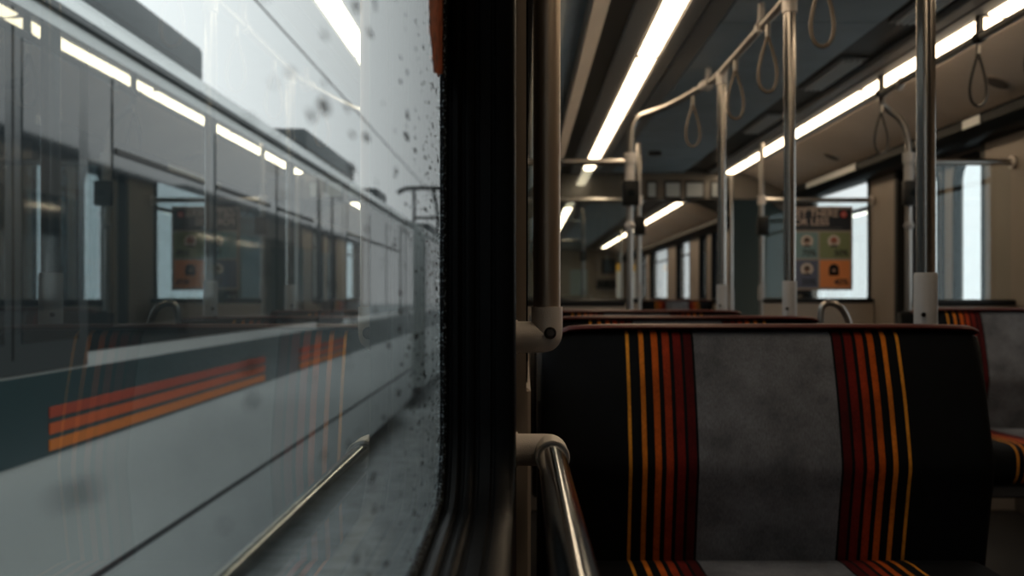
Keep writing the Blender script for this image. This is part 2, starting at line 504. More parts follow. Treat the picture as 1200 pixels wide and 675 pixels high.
def plain_window(n, o, side, glass=GLASS):
    bm = new_bm()
    if side < 0: xs = (-.082, -.03, -.03, .0065, .0065); gx, hx = -.070, -.078
    else: xs = (XR+.085, XR+.03, XR+.03, XR-.0065, XR-.0065); gx, hx = XR+.07, XR+.078
    ring_sweep(bm, *o, .06, list(zip(xs, (.02, .0, -.008, -.002, .060))), seg=8)
    f = struct('window_%d' % n, bm, RUBBER)
    bm = new_bm(); pane_slab(bm, gx, hx, o)
    obj('pane', bm, [glass, CLEAR], f, flat=True)
    # slim bar that divides off the tip-in upper light
    zt = o[2] + (o[3]-o[2])*.78
    bm = new_bm(); xa = (gx+.004 if side < 0 else gx-.022)
    box(bm, xa, xa+.018, o[0]+.002, o[1]-.002, zt-.012, zt+.012)
    obj('glazing_bar', bm, RUBBER, f)
n = 2
for o in LW[1:]:
    plain_window(n, o, -1); n += 1
for o in RW:
    plain_window(n, o, 1); n += 1

def door_pair(n, side, y0, y1, w0=None):
    """two sliding leaves, each with a tall round-cornered light"""
    xin = .0 if side < 0 else XR
    s = 1 if side < 0 else -1
    def bx(bm, d0, d1, *r, rr=0):
        a, b = sorted((xin - s*d0, xin - s*d1)); box(bm, a, b, *r, rr, 1) if rr else box(bm, a, b, *r)
    bm = new_bm()
    for (a, b) in ((y0, y0+.05), (y1-.05, y1)): bx(bm, .0, .115, a, b, 0, DTOP)
    bx(bm, .0, .115, y0, y1, DTOP-.05, DTOP)
    f = struct('door_%d' % n, bm, BLACK, flat=True)
    mid = (y0+y1)/2
    for (a, b) in ((y0+.05, mid-.004), (mid+.004, y1-.05)):
        o = (a+.075, b-.17, .55, 1.79)
        bm = new_bm()
        bx(bm, .05, .09, a, o[0], .01, DTOP-.05); bx(bm, .05, .09, o[1], b, .01, DTOP-.05)
        bx(bm, .05, .09, o[0], o[1], .01, o[2]); bx(bm, .05, .09, o[0], o[1], o[3], DTOP-.05)
        lf = obj('door_leaf', bm, DOOR, f, flat=True)
        bm = new_bm()
        xs = [xin - s*q for q in (.093, .046, .044, .046, .093)]
        ring_sweep(bm, *o, .09, list(zip(xs, (.004, -.012, .0, .038, .036))), seg=8)
        obj('glazing_seal', bm, RUBBER, lf)
        bm = new_bm(); pane_slab(bm, xin - s*.068, xin - s*.074, o, .004)
        obj('pane', bm, [GLASS, CLEAR], lf, flat=True)
        bm = new_bm(); e = b if b < mid else a
        bx(bm, .045, .095, e-.012, e+.012, .01, DTOP-.05); obj('edge_seal', bm, RUBBER, lf, flat=True)
door_pair(1, 1, *RD)
door_pair(2, -1, *LD)
door_pair(3, -1, 15.4, 16.7)

# -------------------------------------------------- articulation and far end
def portal(n, y0, y1, m, zt=1.88, sx=.16):
    bm = new_bm()
    box(bm, EXT, sx, y0, y1, 0, 2.2, .01, 1); box(bm, 2.4-sx, XR+.083, y0, y1, 0, 2.2, .01, 1)
    if zt < 2.1:
        box(bm, sx, 2.4-sx, y0, y1, zt, 2.2, .01, 1)
    c = .2 if zt < 2.1 else .1
    prism(bm, [(sx, zt-.18), (sx, zt), (sx+c, zt)], y0, y1); prism(bm, [(2.4-sx, zt-.18), (2.4-sx, zt), (2.4-sx-c, zt)], y0, y1)
    return struct('trim_%d' % n, bm, m)
PORTAL = mat('dark_grey_portal_gloss', (.13, .115, .10), rough=.2)
portal(8, YA-.05, YA+.03, PORTAL, 1.88, .05)
portal(9, YB-.03, YB+.05, PORTAL, 2.12, .05)
bm = new_bm()                                                   # bellows folds, walls and roof
k = 26
for i in range(k):
    a = YA+.03 + (YB-YA-.06)*i/k; b = YA+.03 + (YB-YA-.06)*(i+1)/k; c = (a+b)/2
    for (A, B, dA, dB) in ((a, c, .0, .05), (c, b, .05, .0)):
        for (xa, s) in ((.06, -1), (2.34, 1)):
            prism(bm, [(xa+s*dA, A), (xa+s*dB, B), (xa+s*(dB+.004), B), (xa+s*(dA+.004), A)], 0, 2.14, axis='z')
        bm2 = [(A, 2.13+dA), (B, 2.13+dB), (B, 2.135+dB), (A, 2.135+dA)]
        prism(bm, bm2, .05, 2.35, axis='x')
struct('wall_bellows', bm, BELLOWS, flat=True)
bm = new_bm(); box(bm, EXT, XR+.12, YA, YB, 2.20, 2.24); struct('ceiling_bellows', bm, BLACK, flat=True)
# row of small panes in the black header of the far portal
def transom(x0, x1, i, lab):
    t = thing('transom_panel', lab, 'panel', ((x0+x1)/2, YA-.056, 1.90), 'pale panels in the gangway header')
    bm = new_bm(); box(bm, x0-.014, x1+.014, YA-.060, YA-.0505, 1.885, 2.045, .003, 1); obj('panel_frame', bm, BLACK, t)
    bm = new_bm(); box(bm, x0, x1, YA-.064, YA-.058, 1.905, 2.025, .002, 1); obj('panel_face', bm, PALE, t)
PALE = mat('pale_blue_grey_panel', (.34, .38, .40), rough=.25)
for i, (a, b, s) in enumerate(((1.085, 1.15, 'narrow pale panel, first from the left in the gangway header'),
                               (1.24, 1.36, 'pale panel, second from the left in the gangway header'),
                               (1.42, 1.56, 'wide pale panel, third from the left in the gangway header'),
                               (1.64, 1.70, 'narrow pale panel, last on the right in the gangway header'))):
    transom(a, b, i, s)

# far end wall with the cab door
bm = new_bm(); box(bm, EXT, XR+.12, Y1, Y1+.1, 0, 2.3); struct('wall_far', bm, BEIGE, flat=True)
bm = new_bm(); box(bm, .95, 1.65, Y1-.05, Y1-.002, 0, 1.85, .01, 1); d4 = struct('door_4', bm, DOOR)
bm = new_bm(); box(bm, 1.10, 1.50, Y1-.06, Y1-.048, 1.05, 1.65, .004, 1); obj('pane', bm, mat('bluish_cab_glass', (.34, .44, .48), rough=.1), d4)
bm = new_bm(); box(bm, 1.56, 1.60, Y1-.09, Y1-.048, .95, 1.08, .004, 1); obj('door_handle', bm, STEEL_FAR, d4)
t = thing('monitor', 'small bluish monitor on the far end wall', 'monitor', (2.0, Y1-.01, 1.6))
bm = new_bm(); box(bm, 1.84, 2.16, Y1-.07, Y1-.005, 1.55, 1.90, .008, 1); obj('monitor_casing', bm, BLACK, t)
bm = new_bm(); box(bm, 1.87, 2.13, Y1-.076, Y1-.068, 1.58, 1.87, .002, 1); obj('screen', bm, mat('dim_blue_screen', (.03, .06, .09), rough=.15), t)
t = thing('equipment_box', 'black equipment box under the far monitor', 'box', (1.95, Y1-.01, 1.2))
bm = new_bm(); box(bm, 1.72, 2.16, Y1-.2, Y1-.005, 1.22, 1.42, .012, 2); obj('casing', bm, BLACK, t)
bm = new_bm(); box(bm, 1.76, 2.12, Y1-.206, Y1-.198, 1.26, 1.38, .003, 1); obj('cover', bm, BLACK_GLOSS, t)

# ------------------------------------------------------------ ceiling lights
ORD = ['first', 'second', 'third', 'fourth', 'fifth', 'sixth', 'seventh', 'eighth', 'ninth', 'tenth', 'eleventh', 'twelfth', 'thirteenth', 'fourteenth', 'fifteenth']
def light_panel(x0, x1, y0, y1, label, group):
    t = thing('ceiling_light', label, 'light', ((x0+x1)/2, (y0+y1)/2, 2.10), group)
    bm = new_bm(); box(bm, x0-.004, x1+.004, y0-.02, y1+.02, 2.108, 2.158); obj('housing', bm, CEIL_DARK, t, flat=True)
    bm = new_bm()
    m = (x0+x1)/2; h = (x1-x0)/2
    poly = [(m + h*math.cos(a), 2.1055 - .014*math.sin(a)) for a in [PI*i/10 for i in range(11)]]
    prism(bm, poly, y0, y1)
    obj('diffuser', bm, LIGHT, t, angle=60)
for i, (a, b) in enumerate(((.25, 1.80), (1.86, 4.490), (4.565, 8.55), (12.4, 15.6), (15.62, 19.2), (19.22, 23.2))):
    light_panel(.505, .592, a, b, ('long warm ceiling light panel, %s from the camera in the left row' % ORD[i-1]) if i else 'long warm ceiling light panel overhead, behind the visible left row', 'light panels above the window-side seats')
segs = [(1.14, 2.455), (2.525, 3.835), (3.905, 5.245), (5.315, 6.62), (6.69, 7.95), (8.02, 8.80), (11.72, 13.02), (13.09, 14.36), (14.43, 15.75), (15.82, 17.1),
        (17.17, 18.5), (18.57, 19.9), (19.97, 21.3), (21.37, 22.7)]
for i, (a, b) in enumerate(segs):
    light_panel(1.743, 1.828, a, b, ('short warm ceiling light panel, %s from the camera in the right row' % ORD[i-1]) if i else 'short warm ceiling light panel overhead, behind the visible right row', 'light panels above the far-side rail')

# ceiling vents between rail and the far-side lights
for (a, b, s) in ((3.35, 4.02, 'slatted silver ceiling vent nearest the camera'), (4.68, 5.32, 'slatted silver ceiling vent in the middle of its row'), (6.1, 6.75, 'slatted silver ceiling vent furthest along the row')):
    t = thing('ceiling_vent', s, 'vent', (1.5, (a+b)/2, 2.12), 'ceiling vents')
    bm = new_bm(); box(bm, 1.44, 1.57, a-.03, b+.03, 2.125, 2.134, .003, 1); obj('vent_frame', bm, CEIL_MID, t)
    bm = new_bm()
    for q in range(4): box(bm, 1.462+q*.025, 1.474+q*.025, a, b, 2.110, 2.128, .002, 1)
    obj('slats', bm, GRILLE, t)
# small ceiling and cove fittings
bm = new_bm(); disc(bm, (.98, 7.6, 2.105), .05, 'z', .03); o = obj('ceiling_sensor', bm, BLACK)
tag(o, 'small round black sensor on the dark ceiling centre', 'sensor')
def cove_speaker(y, label):
    t = thing('loudspeaker', label, 'speaker', (2.16, y, 1.99), 'round speakers in the far-side cove')
    z = 1.955 + (2.26-2.14)*(.113/.24)
    t.location = (2.14, y, z)
    nrm = Vector((-.426, 0, -.905))
    c = Vector((2.14, y, z))
    bm = new_bm(); tube(bm, [c, c+nrm*.004], .062, 28); obj('speaker_rim', bm, DOOR, t)
    bm = new_bm(); tube(bm, [c+nrm*.003, c+nrm*.007], .052, 28); obj('speaker_mesh', bm, mat('speaker_mesh_brown', (.07, .055, .045), rough=.7), t)
cove_speaker(4.62, 'round brown loudspeaker grille in the cove beside the hanging straps')
cove_speaker(7.1, 'round brown loudspeaker grille in the cove above the poster')
# white line strip card and small white sticker on the header
bm = new_bm(); prism(bm, [(2.238, 1.893), (2.2435, 1.893), (2.2435, 1.937), (2.238, 1.937)], 6.9, 8.1); o = obj('route_strip', bm, mat('white_card', (.42, .45, .46), rough=.35))
tag(o, 'long pale strip card on the black header above the poster', 'sign')
bm = new_bm(); prism(bm, [(2.238, 1.893), (2.2435, 1.893), (2.2435, 1.937), (2.238, 1.937)], 5.02, 5.22); o = obj('header_label', bm, bpy.data.materials['white_card'])
tag(o, 'short pale label on the black header above the grab bar', 'sign')

# ------------------------------------------------------------------- seats
HW = .4525
def seat_back_mesh():
    prof = [(.048, .505), (.043, .53), (.028, .60), (.009, .68), (.0, .712), (.008, .75), (.030, .84), (.055, .91), (.074, .96), (.084, .980)]
    # resample smoothly
    P = smooth_path([(0, y, z) for y, z in prof], 1)
    nu, nv = 34, len(P)
    bm = new_bm(); F = []; r = .035
    for j, q in enumerate(P):
        row = []
        v = j/(nv-1)
        hw = HW - .012*v*v - (0.016*max(0, (v-.93)/.07)**2)
        for i in range(nu+1):
            u = -1 + 2*i/nu
            u = math.copysign(1-(1-abs(u))**1.6, u)
            x = u*hw
            e = max(0, r-(hw-abs(x)))/r
            et = max(0, r*.6-(P[-1].z-q.z))/(r*.6)
            d = r*(1-math.sqrt(max(0, 1-min(1, e)**2)))*.9 + .02*(1-math.sqrt(max(0, 1-min(1, et)**2)))
            row.append(bm.verts.new((x, q.y + d, q.z)))
        F.append(row)
    B = [[bm.verts.new((v.co.x*.985, P[j].y+.058, v.co.z)) for v in (row[0], row[-1])] for j, row in enumerate(F)]
    for j in range(nv-1):
        for i in range(nu):
            bm.faces.new((F[j][i], F[j][i+1], F[j+1][i+1], F[j+1][i]))
        bm.faces.new((F[j][0], F[j+1][0], B[j+1][0], B[j][0]))
        bm.faces.new((F[j][-1], B[j][1], B[j+1][1], F[j+1][-1]))
        bm.faces.new((B[j][0], B[j+1][0], B[j+1][1], B[j][1]))
    bm.faces.new(F[0] + [B[0][1], B[0][0]]); bm.faces.new(list(reversed(F[-1])) + [B[-1][0], B[-1][1]])
    return bm

def seat_shell_mesh():
    bm = new_bm()
    prof = [(.090, .42), (.085, .53), (.045, .68), (.044, .74), (.070, .84), (.098, .93), (.112, .972)]
    outer = [(y+.045, z) for y, z in prof]
    poly = prof + list(reversed(outer))
    t = bmesh.new(); prism(t, poly, -HW-.004, HW+.002, axis='x')
    bmesh.ops.bevel(t, geom=t.edges[:], offset=.006, segments=2, affect='EDGES')
    merge(bm, t); return bm

def trim_mesh():
    bm = new_bm()
    z = .985
    pts = [(-HW+.055-.012, .098, z-.012), (-HW+.075, .098, z), (0, .098, z), (HW-.035, .098, z), (HW-.014, .098, z-.010)]
    tube(bm, smooth_path(pts, 2), .0115, 12, flat=(.026, .0070))
    return bm

def cushion_mesh():
    """pad with a rounded front roll and slightly crowned top"""
    bm = new_bm(); nu, r = 34, .04
    prof = [(.045, .40), (.045, .515), (.03, .526), (-.10, .524), (-.30, .532), (-.44, .534), (-.485, .522), (-.505, .49), (-.50, .43), (-.47, .40)]
    P = smooth_path([(0, y, z) for y, z in prof], 1); F = []
    for q in P:
        row = []
        for i in range(nu+1):
            u = -1 + 2*i/nu; u = math.copysign(1-(1-abs(u))**1.7, u)
            x = u*(HW-.012)
            e = max(0, r-(HW-.012-abs(x)))/r
            d = r*(1-math.sqrt(max(0, 1-min(1, e)**2)))
            z = q.z - d*max(0, min(1, (q.z-.41)/.06))
            y = q.y + (d*.8 if q.y < -.4 else 0)
            row.append(bm.verts.new((x, y, z)))
        F.append(row)
    n = len(F)
    for j in range(n):
        A, B = F[j], F[(j+1) % n]
        for i in range(nu): bm.faces.new((A[i], A[i+1], B[i+1], B[i]))
    bm.faces.new([f[0] for f in F]); bm.faces.new([f[-1] for f in reversed(F)])
    return bm

def make_seat(label, loc):
    t = thing('double_seat', label, 'seat', (0, 0, 0), 'striped double seats')
    obj('backrest', seat_back_mesh(), FABRIC, t, angle=60)
    s = obj('seat_shell', seat_shell_mesh(), SHELL, t)
    tr = obj('top_trim', trim_mesh(), RED_TRIM, t); tr['label'] = 'glossy dark red edge trim'
    obj('seat_cushion', cushion_mesh(), FABRIC, t, angle=60)
    bm = new_bm(); box(bm, -HW+.03, HW-.03, -.45, .05, .345, .398, .008, 1)
    obj('seat_frame', bm, SEAT_LEG, t)
    bm = new_bm(); box(bm, .10, .16, -.30, -.02, .0, .346, .006, 1); box(bm, .06, .20, -.36, .04, 0, .02, .004, 1)
    obj('leg', bm, SEAT_LEG, t)
    t.location = loc
    return t
SX = .484
seat0 = make_seat('striped double seat filling the front row, its whole backrest in view', (SX, 2.0, 0))
seat1 = dup(seat0, (SX, 3.13, -.006), 'striped double seat just behind the front one, with an arched steel grab handle')
seat2 = dup(seat0, (SX, 4.27, -.004), 'striped double seat furthest back of the window-side row, a thin sliver above the others')
seat3 = dup(seat0, (1.945, 3.96, .008), 'striped double seat across the aisle beyond the steel pole, with its cushion corner showing')
seat4 = dup(seat0, (1.95, 12.9, .0), 'dark double seat beyond the gangway on the far side')
bm = new_bm()
tube(bm, smooth_path([(.935, 3.22, .93), (.935, 3.22, 1.00), (.945, 3.22, 1.024), (.975, 3.22, 1.026), (1.005, 3.22, 1.01), (1.03, 3.22, .95), (1.035, 3.22, .86), (.93, 3.22, .84)], 2), .010, 14)
h = obj('grab_handle', bm, STEEL_FAR, seat1); h['label'] = 'arched steel grab handle at the aisle corner'

# ----------------------------------------------- near pole and window rail
def elbow(bm, pts, r, it=3, seg=24):
    return tube(bm, smooth_path(pts, it), r, seg)
PX, PY = .0285, 1.225
t = thing('grab_pole', 'tall steel grab pole beside the window pillar, ending in a cast elbow', 'pole', (PX, PY, EYE-.06))
bm = new_bm(); tube(bm, [(PX, PY, 1.0), (PX, PY, 2.06)], .0162, 32); obj('tube', bm, POLE_STEEL, t)
bm = new_bm()
zb = EYE - (395-346)/1200*PY
elbow(bm, [(-.0085, PY, zb), (.012, PY, zb), (PX-.002, PY, zb), (PX, PY, zb+.004), (PX, PY, zb+.02), (PX, PY, EYE-(359.5-346)/1200*PY)], .0188)
e = obj('elbow_bracket', bm, CAST, t)
bm = new_bm(); c = Vector((PX+.0035, PY-.0188, zb+.0055))
disc(bm, c + Vector((0, .002, 0)), .0072, 'y', .006, 28); sc = obj('screw_recess', bm, BLACK, e)
bm = new_bm(); disc(bm, c + Vector((0, -.0012, 0)), .0050, 'y', .003, 6)
tube(bm, [c + Vector((.0062*math.cos(2*PI*q/24), -.0012, .0062*math.sin(2*PI*q/24))) for q in range(24)], .0008, 8, closed=True)
obj('screw_head', bm, mat('socket_screw_steel', (.12, .10, .09), rough=.3, metal=1), e)
bm = new_bm(); disc(bm, (-.0085, PY, zb), .0205, 'x', .004, 24); obj('flange', bm, CAST, t)
bm = new_bm(); tube(bm, [(PX, PY, 2.045), (PX, PY, 2.075)], .024, 24); obj('ceiling_flange', bm, CAST, t)

RZ = EYE - (528-346)/1200*1.225
t = thing('window_rail', 'thick polished steel rail running along the window towards the camera', 'rail', (.032, 1.2, RZ-.02))
bm = new_bm(); tube(bm, [(.0335, 1.18, RZ), (.0345, .10, RZ)], .0162, 40); obj('tube', bm, RAIL_STEEL, t)
bm = new_bm()
elbow(bm, [(-.0085, 1.232, RZ), (.010, 1.232, RZ), (.030, 1.231, RZ), (.0335, 1.222, RZ), (.0335, 1.20, RZ), (.0335, 1.172, RZ)], .0193)
e = obj('elbow_bracket', bm, CAST, t)
bm = new_bm(); tube(bm, [(.0335+.0188*math.cos(2*PI*q/32), 1.171, RZ+.0188*math.sin(2*PI*q/32)) for q in range(32)], .0014, 8, closed=True); obj('collar_ring', bm, CAST, e)
bm = new_bm(); disc(bm, (-.0085, 1.232, RZ), .0215, 'x', .004, 24); obj('flange', bm, CAST, t)

# -------------------------------------------------------- stanchion poles
RAILX, RAILZ = .865, 2.025
def stanchion(y, x, label, zc, zt=RAILZ, r=.0192, rc=.0230, group='steel poles on the seat corners'):
    t = thing('stanchion_pole', label, 'pole', (x, y, 0), group)
    bm = new_bm(); tube(bm, [(x, y, .02), (x, y, zt)], r, 28); obj('tube', bm, STEEL, t)
    bm = new_bm(); tube(bm, [(x, y, .86), (x, y, zc-.003), (x, y, zc)], [rc, rc, rc-.002], 28); cl = obj('collar', bm, CAST_GREY, t)
    bm = new_bm(); disc(bm, (x-.014, y-rc+.001, zc-.09), .005, 'y', .004, 12); obj('screw', bm, BOLT, cl)
    bm = new_bm(); tube(bm, [(x, y, zt-.055), (x, y, zt+.002)], r+.0055, 24); obj('tee_joint', bm, CAST, t)
    bm = new_bm(); tube(bm, [(x, y, 0), (x, y, .02)], .04, 24); obj('floor_flange', bm, CAST, t)
stanchion(2.205, .867, 'thick steel pole at the front seat corner, nearest of the aisle poles', 1.0985, r=.0200, rc=.0245)
stanchion(3.335, .868, 'steel pole at the second seat corner, in front of the poster', 1.0965)
stanchion(4.475, .869, 'steel pole at the third seat corner, thinnest of the aisle poles', 1.0955)

# ---------------------------------------------- overhead rails with straps
def over_rail(side, pts_end, label, hang, boxz):
    x = RAILX if side == 0 else 1.725
    t = thing('overhead_rail', label, 'rail', (pts_end[-1][0], pts_end[-1][1], 0), 'overhead grab rails')
    pts = [(x, .6, RAILZ), (x, 4.3, RAILZ)] + pts_end
    bm = new_bm(); tube(bm, [Vector(pts[0])] + smooth_path(pts[1:], 3), .0165, 18); obj('tube', bm, STEEL_FAR, t)
    px, py = pts_end[-1][0], pts_end[-1][1]
    # joints along the tube
    bm = new_bm()
    for q in (4.72,):
        tube(bm, [(x-.012, q-.05, RAILZ-.002), (x-.035, q+.03, RAILZ-.006)] if side == 0 else [(x+.0, q-.05, RAILZ), (x+.015, q+.03, RAILZ-.006)], .0215, 18)
    obj('sleeve_joint', bm, CAST, t)
    for q in hang:
        bm = new_bm()
        box(bm, x-.011, x+.011, q-.015, q+.015, RAILZ+.01, 2.112, .003, 1)
        tube(bm, [(x, q-.02, RAILZ), (x, q+.02, RAILZ)], .022, 18)
        obj('hanger', bm, CAST if side == 0 else BLACK, t)
    bm = new_bm(); tube(bm, [(px, py, 1.61), (px, py, 1.73)], .024, 18)
    tube(bm, [(px, py, 1.695), (px, py, 1.745)], .030, 18); obj('clamp', bm, CAST_GREY if side else CAST, t)
    bm = new_bm(); box(bm, px-.040, px+.040, py-.06, py-.012, boxz-.06, boxz+.06, .006, 2); bx = obj('button_box', bm, BLACK, t)
    bm = new_bm(); disc(bm, (px, py-.062, boxz), .018, 'y', .008, 20); obj('button', bm, BLACK_GLOSS, bx)
    bm = new_bm(); tube(bm, [(px, py, 1.37), (px, py, 1.39), (px, py, 1.41)], [.017, .026, .017], 18); obj('ball_joint', bm, CAST_GREY if side else CAST, t)
    bm = new_bm(); tube(bm, [(px, py, 0), (px, py, .02)], .04, 20); obj('floor_flange', bm, CAST, t)
over_rail(0, [(.862, 4.68, RAILZ), (.81, 4.86, 2.016), (.74, 4.97, 1.985), (.63, 5.0, 1.945), (.545, 5.0, 1.915), (.523, 5.0, 1.83), (.521, 5.0, 1.70), (.521, 5.0, .02)],
          'overhead steel rail above the aisle poles, bending down into a pole', (.9, 2.3, 3.72, 4.78), 1.545)
over_rail(1, [(1.725, 4.85, RAILZ), (1.73, 4.98, 2.0), (1.78, 5.0, 1.955), (1.845, 5.0, 1.91), (1.876, 5.0, 1.84), (1.884, 5.0, 1.74), (1.884, 5.0, .02)],
          'overhead steel rail below the far-side lights, bending down into a pole', (1.10, 2.49, 3.87, 4.93), 1.545)

def strap_proto(m, label, loc, h, wd):
    t = thing('hanging_strap', label, 'strap', (0, 0, 0), 'hanging grab straps')
    bm = new_bm()
    tube(bm, [(0, .022*math.cos(2*PI*q/20), .022*math.sin(2*PI*q/20)) for q in range(20)], .004, 8, closed=True)
    box(bm, -.008, .008, -.008, .008, -.062, -.018, .003, 1)
    obj('clip', bm, STEEL_FAR, t)
    pts = []
    for k in range(40):
        a = 2*PI*k/40
        s = (1-math.cos(a))/2                      # 0 top .. 1 bottom
        pts.append((wd/2*math.sin(a)*(s**.75)*1.08, 0, -.052 - h*s))
    bm = new_bm(); tube(bm, pts, .006, 10, closed=True, flat=(.0062, .0062)); obj('loop', bm, m, t)
    t.location = loc
    return t
lx = [(2.96, RAILX, 'dark strap coloured lit grey-brown beside the tall aisle pole, nearest on the aisle rail'),
      (3.62, RAILX, 'dark strap coloured lit grey-brown second along the aisle rail'),
      (4.17, RAILX, 'dark strap coloured lit grey-brown third along the aisle rail, beside the thinnest pole'),
      (4.86, .806, 'dark strap coloured lit grey-brown at the bend of the aisle rail')]
s0 = strap_proto(STRAP_LIT, lx[0][2], (lx[0][1], lx[0][0], RAILZ), .205, .088)
for y, x, s in lx[1:]:
    q = dup(s0, (x, y, RAILZ - (.012 if y > 4.5 else 0)), s)
r0 = strap_proto(STRAP, 'black strap hanging alone below the far-side lights beside the cove speaker', (1.725, 3.88, RAILZ), .205, .085)
dup(r0, (1.725, 3.45, RAILZ), 'black strap nearest the camera on the far-side rail, at the picture edge')
dup(r0, (1.735, 4.96, RAILZ-.03), 'black strap at the bend of the far-side rail')

# ---------------------------------------------------------- windscreens
def windscreen(y, x0, x1, post, label, loc_lbl=None, wall_side=-1, box_on=True, bartop=1.70):
    t = thing('windscreen', label, 'partition', ((x0+x1)/2, y, 0), 'glass windscreens by the doors')
    bm = new_bm(); box(bm, x0+.004, x1-.004, y-.02, y+.02, .0, 1.0, .006, 1); obj('lower_panel', bm, BEIGE, t)
    bm = new_bm(); box(bm, x0+.004, x1-.004, y-.028, y+.028, .998, 1.03, .008, 2); obj('sill_rail', bm, BLACK, t)
    bm = new_bm(); tube(bm, [(x0+.006, y, bartop), (x1-.006, y, bartop)], .0165, 18); br = obj('top_rail', bm, STEEL_FAR, t)
    xe = x0 if wall_side < 0 else x1
    bm = new_bm(); disc(bm, (xe - wall_side*.012, y, bartop), .032, 'x', .014, 20); obj('wall_flange', bm, CAST, br)
    bm = new_bm()
    V = [bm.verts.new(p) for p in ((x0+.02, y-.003, 1.03), (x1-.02, y-.003, 1.03), (x1-.02, y-.003, bartop-.012), (x0+.02, y-.003, bartop-.012),
                                   (x0+.02, y+.003, 1.03), (x1-.02, y+.003, 1.03), (x1-.02, y+.003, bartop-.012), (x0+.02, y+.003, bartop-.012))]
    for i, f in enumerate([(0, 1, 2, 3), (4, 5, 6, 7), (0, 1, 5, 4), (1, 2, 6, 5), (2, 3, 7, 6), (3, 0, 4, 7)]):
        fc = bm.faces.new([V[q] for q in f]); fc.material_index = 0 if i == 0 else 1
    obj('pane', bm, [GLASS, CLEAR], t, flat=True)
    if post is not None:
        bm = new_bm(); tube(bm, [(post, y, 0), (post, y, 2.09)], .0175, 18); po = obj('post', bm, STEEL_FAR, t)
        bm = new_bm(); box(bm, post-.038, post+.038, y-.07, y-.015, 1.46, 1.585, .006, 2); obj('button_box', bm, BLACK, po)
        bm = new_bm(); tube(bm, [(post, y, bartop-.03), (post, y, bartop+.03)], .028, 18); obj('clamp', bm, CAST, po)
        bm = new_bm(); tube(bm, [(post, y, 1.02), (post, y, 1.12)], .024, 18); obj('collar', bm, CAST_GREY, po)
    return t
windscreen(5.0, .004, .50, None, 'glass windscreen between the window wall and the pole of the bent aisle rail')
windscreen(5.0, 1.905, XR, None, 'glass windscreen with a steel grab bar behind the seat across the aisle', wall_side=1)
windscreen(7.0, .004, .79, .79, 'glass windscreen beyond the window-side door', wall_side=-1)
windscreen(7.0, 1.63, XR-.005, 1.63, 'glass windscreen that carries the fare poster', wall_side=1)
windscreen(12.3, .004, .72, .72, 'glass windscreen beyond the gangway', wall_side=-1)

# poles near the gangway
def plain_pole(x, y, z1, label, collar=True):
    t = thing('floor_pole', label, 'pole', (x, y, 0), 'slim floor poles')
    bm = new_bm(); tube(bm, [(x, y, 0), (x, y, z1)], .017, 16); obj('tube', bm, STEEL_FAR, t)
    bm = new_bm(); tube(bm, [(x, y, .9), (x, y, 1.10)], .023, 16); obj('collar', bm, CAST_GREY, t)
plain_pole(1.785, 8.78, 2.10, 'slim steel pole by the gangway just right of the thinnest aisle pole')
plain_pole(1.58, 16.5, 2.115, 'slim steel pole standing free beyond the gangway')
for x, y, s in ((1.87, 20.0, 'white grab post with yellow cap, left of the pair by the far end'), (2.15, 20.05, 'white grab post with yellow cap, right of the pair by the far end')):
    t = thing('grab_post', s, 'post', (x, y, 0), 'yellow-capped white posts')
    bm = new_bm(); tube(bm, [(x, y, 0), (x, y, 1.52)], .045, 16); obj('tube', bm, WHITE_TUBE, t)
    bm = new_bm(); tube(bm, [(x, y, 1.52), (x, y, 1.64), (x, y, 1.66)], [.05, .05, .03], 16); obj('cap', bm, YELLOW, t)

# ------------------------------------------------------------------ poster
def text_mesh(s, size, x, y, z, align='LEFT', bold=.0):
    cu = bpy.data.curves.new('txt', 'FONT'); cu.body = s; cu.size = size; cu.align_x = align; cu.extrude = .0006; cu.offset = bold
    o = bpy.data.objects.new('txt', cu); COL.objects.link(o)
    bpy.context.view_layer.update()
    me = bpy.data.meshes.new_from_object(o.evaluated_get(bpy.context.evaluated_depsgraph_get()))
    me.transform(Matrix.Rotation(PI/2, 4, 'X')); me.transform(Matrix.Translation((x, y, z)))
    bm = new_bm(); bm.from_mesh(me)
    bpy.data.objects.remove(o); bpy.data.curves.remove(cu); bpy.data.meshes.remove(me)
    return bm
YP = 6.975
px0, px1, pz0, pz1 = 1.783, 2.245, 1.085, 1.655
t = thing('poster', 'fare poster with four coloured tiles reading GET THERE FOR LESS', 'poster', ((px0+px1)/2, YP, pz0))
bm = new_bm(); box(bm, px0, px1, YP, YP+.012, pz0, pz1, .003, 1); obj('backing', bm, mat('poster_frame_tan', (.26, .20, .17), rough=.5), t)
def flat_box(name, x0, x1, z0, z1, col, d=.003, parent=t):
    bm = new_bm(); box(bm, x0, x1, YP-d, YP+.002, z0, z1)
    return obj(name, bm, mat(name + '_ink', col, rough=.55), parent, flat=True)
flat_box('sheet', px0+.012, px1-.012, pz0+.012, pz1-.012, (.30, .26, .23), .002)
zs = 1.492
hd = flat_box('title_panel', px0+.012, px1-.012, zs, pz1-.02, (.008, .012, .020))
WH = mat('title_letters', (.45, .36, .32), rough=.6)
bm = text_mesh('GET THERE', .066, px0+.030, YP-.0045, 1.585, bold=.0012); obj('lettering', bm, WH, hd, flat=True)
bm = text_mesh('FOR LESS', .066, px0+.030, YP-.0045, 1.528, bold=.0012); obj('lettering', bm, WH, hd, flat=True)
bm = new_bm(); box(bm, px0+.045, px1-.07, YP-.0045, YP-.002, 1.505, 1.510); obj('rule', bm, mat('grey_rule', (.10, .10, .10)), hd, flat=True)
bm = new_bm(); disc(bm, (px1-.062, YP-.004, 1.600), .022, 'y', .003, 24); bd = obj('badge', bm, mat('red_badge', (.45, .03, .03), rough=.5), hd)
bm = new_bm()
